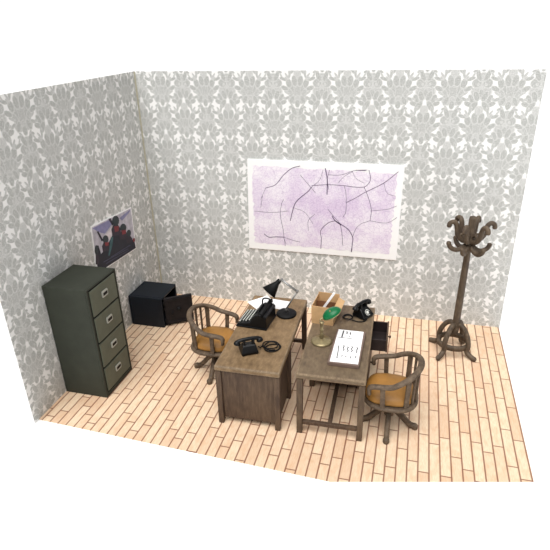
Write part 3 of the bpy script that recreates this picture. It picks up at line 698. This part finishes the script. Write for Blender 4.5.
# ------------------------------------------------------------------ telephones (front = +x)
def phone(label, loc, rz, dial, cord_pts):
    t = thing('telephone', label, 'telephone', loc, rz, 'black desk telephones')
    b = MB(); side = [(-.085, .012), (.10, .012), (.10, .03), (.035, .105), (.015, .118), (-.045, .118), (-.065, .105), (-.085, .035)]
    n = len(side); A = [b.bm.verts.new((x, -.095 + .3 * max(0, z - .03) , z)) for x, z in side]; B = [b.bm.verts.new((x, .095 - .3 * max(0, z - .03), z)) for x, z in side]
    fs = [b.bm.faces.new(A), b.bm.faces.new(B[::-1])] + [b.bm.faces.new((A[i], A[(i + 1) % n], B[(i + 1) % n], B[i])) for i in range(n)]
    b._f(fs, False); b.done('body', M['black'], t, bevel=.012, seg=3)
    for x in (-.07, .08):
        for y in (-.075, .075): b = MB(); b.lathe([(.012, 0), (.012, .014)], 10, Matrix.Translation((x, y, 0))); b.done('foot', M['matt'], t)
    for y in (-.05, .05):
        b = MB(); b.box(-.052, .021, y - .012, y + .012, .117, .1465); b.box(-.052, -.040, y - .012, y + .012, .1465, .175); b.box(.010, .021, y - .012, y + .012, .1465, .175); b.done('cradle', M['black'], t, bevel=.004)
    b = MB(); p = smooth_path([(-.015, -.130, .140), (-.015, -.112, .160), (-.015, -.05, .170), (-.015, .05, .170), (-.015, .112, .160), (-.015, .130, .140)], 5)
    b.tube(p, .022, 12)
    for s_ in (-1, 1):
        b.lathe([(.020, .026), (.032, .012), (.037, -.006), (.037, -.014), (0, -.016)], 16, frame((-.015, s_ * .125, .140), (0, -s_ * .25, 1), (1, 0, 0)))
    b.done('handset', M['black'], t)
    nrm = Vector((.075, 0, .065)).normalized(); c0 = Vector((.0675, 0, .0675))
    mt = frame(c0 + nrm * .001, nrm, (0, 1, 0))
    if dial:
        b = MB(); b.lathe([(.05, 0), (.05, .006), (.044, .008), (0, .008)], 28, mt); d = b.done('dial', M['black'], t)
        b = MB(); b.lathe([(.020, .008), (.020, .0105), (0, .0105)], 18, mt); b.done('dial_centre', M['key'], d)
        for k in range(10):
            a = math.radians(20 + 30 * k); b = MB()
            b.lathe([(.0062, .0075), (.0062, .0095), (0, .0095)], 10, mt @ Matrix.Translation((.034 * math.cos(a), .034 * math.sin(a), 0))); b.done('finger_hole', M['key'], d)
    b = MB(); b.tube(cord_pts, .0065, 7); b.done('cord', M['matt'], t)
    return t
def local(pts, loc, rz):
    c, s_ = math.cos(-rz), math.sin(-rz); out = []
    for x, y, z in pts:
        dx, dy = x - loc[0], y - loc[1]; out.append((dx * c - dy * s_, dx * s_ + dy * c, z - loc[2]))
    return out
def coil(c, r, turns, n, z, a0, grow=.0):
    return [(c[0] + (r + grow * i / n) * math.cos(a0 + 2 * PI * turns * i / n) * (1 + .12 * math.sin(i * .35)), c[1] + (r + grow * i / n) * math.sin(a0 + 2 * PI * turns * i / n) * (1 + .1 * math.cos(i * .23)), z + .004 * math.sin(i * .7) + .014 * i / n) for i in range(n + 1)]
l1 = (2.30, -2.45, DT); r1 = math.radians(121)
cp = [(2.385, -2.375, DT + .03), (2.41, -2.36, DT + .012)]
for i in range(64):
    a = math.radians(200) + 2 * PI * 3.3 * i / 63; rr = .078 + .034 * math.sin(i * .31)
    cp.append((2.50 + .03 * math.sin(i * .11) + rr * math.cos(a) * 1.05, -2.30 + .03 * math.cos(i * .17) + rr * math.sin(a), DT + .0085 + .016 * i / 63 + .004 * math.sin(i * .9)))
phone('black telephone turned to the left chair, its cord coiled on the brown desk', l1, r1, False, local(smooth_path(cp, 2), l1, r1))
l2 = (3.425, -1.40, DT); r2 = math.radians(-32)
cp = [(3.36, -1.39, DT + .03), (3.325, -1.44, DT + .012)] + coil((3.265, -1.50), .048, 1.7, 30, DT + .0085, math.radians(30), .012) + [(3.33, -1.56, DT + .015), (3.40, -1.575, DT + .009), (3.465, -1.545, DT + .009), (3.49, -1.50, DT + .02)]
phone('black dial telephone at the back corner of the greyer desk', l2, r2, True, local(smooth_path(cp, 2), l2, r2))

# ------------------------------------------------------------------ things on the greyer desk
t = thing('bankers_lamp', 'brass desk lamp with a green oval shade on the greyer desk', 'lamp', (3.043, -2.085, DT))
b = MB(); b.lathe([(.112, 0), (.118, .006), (.118, .016), (.10, .026), (.055, .040), (.024, .052), (0, .054)], 32); b.done('base', M['brass'], t)
b = MB(); b.lathe([(.020, .052), (.026, .07), (.016, .085), (.026, .10), (.018, .115), (.015, .14), (.026, .155), (.018, .17), (.021, .24), (.030, .25), (.024, .262), (0, .265)], 18); b.done('stem', M['brass'], t)
sc = Vector((.10, .065, .335)); xa = Vector((.82, .30, .48)).normalized(); ya = Vector((0, 0, 1)).cross(xa).normalized(); za = xa.cross(ya)
mt = Matrix(((xa.x, ya.x, za.x, sc.x), (xa.y, ya.y, za.y, sc.y), (xa.z, ya.z, za.z, sc.z), (0, 0, 0, 1)))
b = MB(); S = mt @ Matrix.Diagonal((.112, .088, .066, 1))
b.lathe([(0, 1), (.35, .93), (.65, .75), (.88, .45), (.98, .18), (1, 0), (.95, 0), (.85, .35), (.6, .65), (0, .85)][::1], 32, S); sh = b.done('shade', M['bakelite'], t)
b = MB(); b.tube([mt @ Vector((.99 * .112 * math.cos(2 * PI * i / 32), .99 * .088 * math.sin(2 * PI * i / 32), -.003)) for i in range(32)], .005, 6, closed=True); b.done('shade_rim', M['brass'], sh)
b = MB(); b.lathe([(.010, .0), (.012, .01), (.006, .018), (0, .02)], 12, mt @ Matrix.Translation((0, -.03, .052))); b.done('finial', M['brass'], sh)
b = MB(); b.tube(smooth_path([(0, 0, .255), (-.02, .005, .275), (.0, .02, .29), tuple(mt @ Vector((-.06, 0, 0.005)))], 5), .009, 8)
b.tube([mt @ Vector((-.10, 0, .004)), mt @ Vector((.10, 0, .004))], .011, 10); b.done('shade_arm', M['brass'], t)

t = thing('file_box', 'open tan card box holding papers on the greyer desk behind the green lamp', 'box', (2.995, -1.545, DT), math.radians(-4))
hx, hy, hz, th = .132, .17, .235, .008
b = MB(); b.box(-hx, hx, -hy, hy, 0, th)
b.box(-hx, hx, -hy, -hy + th, th, hz); b.box(-hx, hx, hy - th, hy, th, hz + .02)
b.box(-hx, -hx + th, -hy + th, hy - th, th, hz); b.box(hx - th, hx, -hy + th, hy - th, th, hz - .02)
b.done('box_body', M['tan'], t, bevel=.002)
b = MB(); b.prism([(hx, -hy + .02, hz - .022), (hx + .07, -hy + .02, hz - .06), (hx + .07, hy - .02, hz - .06), (hx, hy - .02, hz - .022)], (.002, 0, .006)); b.done('side_flap', M['tan'], t)
b = MB(); b.box(-hx + th, hx - th, .03, .036, th, hz - .03); b.done('divider', M['tandark'], t)
for (y, zt, lab) in ((.06, .20, 'brown folder'), (.09, .19, 'brown folder'), (-.03, .17, 'brown folder'), (-.08, .18, 'brown folder')):
    tag(None, None, None) if False else None
o = MB().box(-.115, .115, -.004, .004, 0, .20).done('file_folder', M['tandark'], None, (3.000, -1.67, DT + .0095), math.radians(-4)); tag(o, 'dark brown folder standing inside the open tan box', 'folder')
b = MB(); mt = Matrix.Translation((2.893, -1.60, DT + .010)) @ Matrix.Rotation(math.radians(-4), 4, 'Z') @ Matrix.Rotation(math.radians(30), 4, 'Y')
b.box(-.014, .014, -.003, .003, .0, .43, mt)
mn = min(v.co.z for v in b.bm.verts)
for v in b.bm.verts: v.co.z += DT + .010 - mn
tag(b.done('paper_strip', M['paper'], None), 'narrow white paper strip leaning out of the tan box', 'paper')

t = thing('notice_folder', 'white printed sheet on a thick brown folder at the near end of the greyer desk', 'folder', (3.345, -2.18, DT))
b = MB(); b.box(-.163, .165, -.338, .338, 0, .044); b.done('cover', M['folder'], t, bevel=.006)
SH = [(3.201, -1.857), (3.486, -1.855), (3.497, -2.496), (3.204, -2.505)]
b = MB(); b.prism([(x - 3.345, y + 2.18, .0445) for x, y in SH], (0, 0, .004)); b.done('printed_sheet', M['paper'], t)
for nm, part in (('printed_heading', MARKS[:7]), ('printed_columns', MARKS[7:])):
    b = MB()
    for w, pts in part: ribbon(b, pts, w * 1.2, lambda x, y: (x - 3.345, y + 2.18, .0495))
    b.done(nm, M['ink'], t)

# ------------------------------------------------------------------ light
WORLD_TOP, WORLD_FRONT, SUN, EXPO = .5, .21, 3.5, 0.07
w = bpy.data.worlds.new('World'); scene.world = w; w.use_nodes = True
nt = w.node_tree; bg = nt.nodes['Background']
tc = nt.nodes.new('ShaderNodeTexCoord'); sp = nt.nodes.new('ShaderNodeSeparateXYZ'); nt.links.new(tc.outputs['Generated'], sp.inputs[0])
def mrange(sock, a, b, c, d):
    m = nt.nodes.new('ShaderNodeMapRange'); nt.links.new(sock, m.inputs['Value'])
    for k, v in zip(('From Min', 'From Max', 'To Min', 'To Max'), (a, b, c, d)): m.inputs[k].default_value = v
    return m.outputs[0]
# a bright white studio behind the set, dimmer room on the photographer's side, soft ceiling above
sd = nt.nodes.new('ShaderNodeMath'); sd.operation = 'MULTIPLY_ADD'; nt.links.new(sp.outputs[0], sd.inputs[0]); sd.inputs[1].default_value = -.5; nt.links.new(sp.outputs[1], sd.inputs[2])
side = mrange(sd.outputs[0], .15, .55, WORLD_FRONT, 1.02)
up = mrange(sp.outputs[2], .35, .9, 0, 1)
mx = nt.nodes.new('ShaderNodeMix'); mx.data_type = 'FLOAT'; nt.links.new(up, mx.inputs[0]); nt.links.new(side, mx.inputs[2]); mx.inputs[3].default_value = WORLD_TOP
nt.links.new(mx.outputs[0], bg.inputs['Strength']); bg.inputs['Color'].default_value = (1, .995, .985, 1)
ld = bpy.data.lights.new('ceiling_light', 'SUN'); ld.energy = SUN; ld.angle = math.radians(50); ld.color = (1, .985, .97)
lo = bpy.data.objects.new('ceiling_light', ld); COL.objects.link(lo); lo.location = (2.6, -4, 6)
lo.rotation_euler = Vector((.05, .50, -1)).to_track_quat('-Z', 'Y').to_euler()

# ------------------------------------------------------------------ camera
cd = bpy.data.cameras.new('camera'); cd.sensor_width = 36; cd.lens = 34.416; cd.clip_end = 200
co = bpy.data.objects.new('camera', cd); COL.objects.link(co)
co.matrix_world = Matrix([list(CAM_ROT[i]) + [CAM_LOC[i]] for i in range(3)] + [[0, 0, 0, 1]])
scene.camera = co
vs = scene.view_settings
vs.view_transform = 'Standard'; vs.look = 'None'; vs.gamma = 1; vs.use_curve_mapping = False; vs.exposure = EXPO
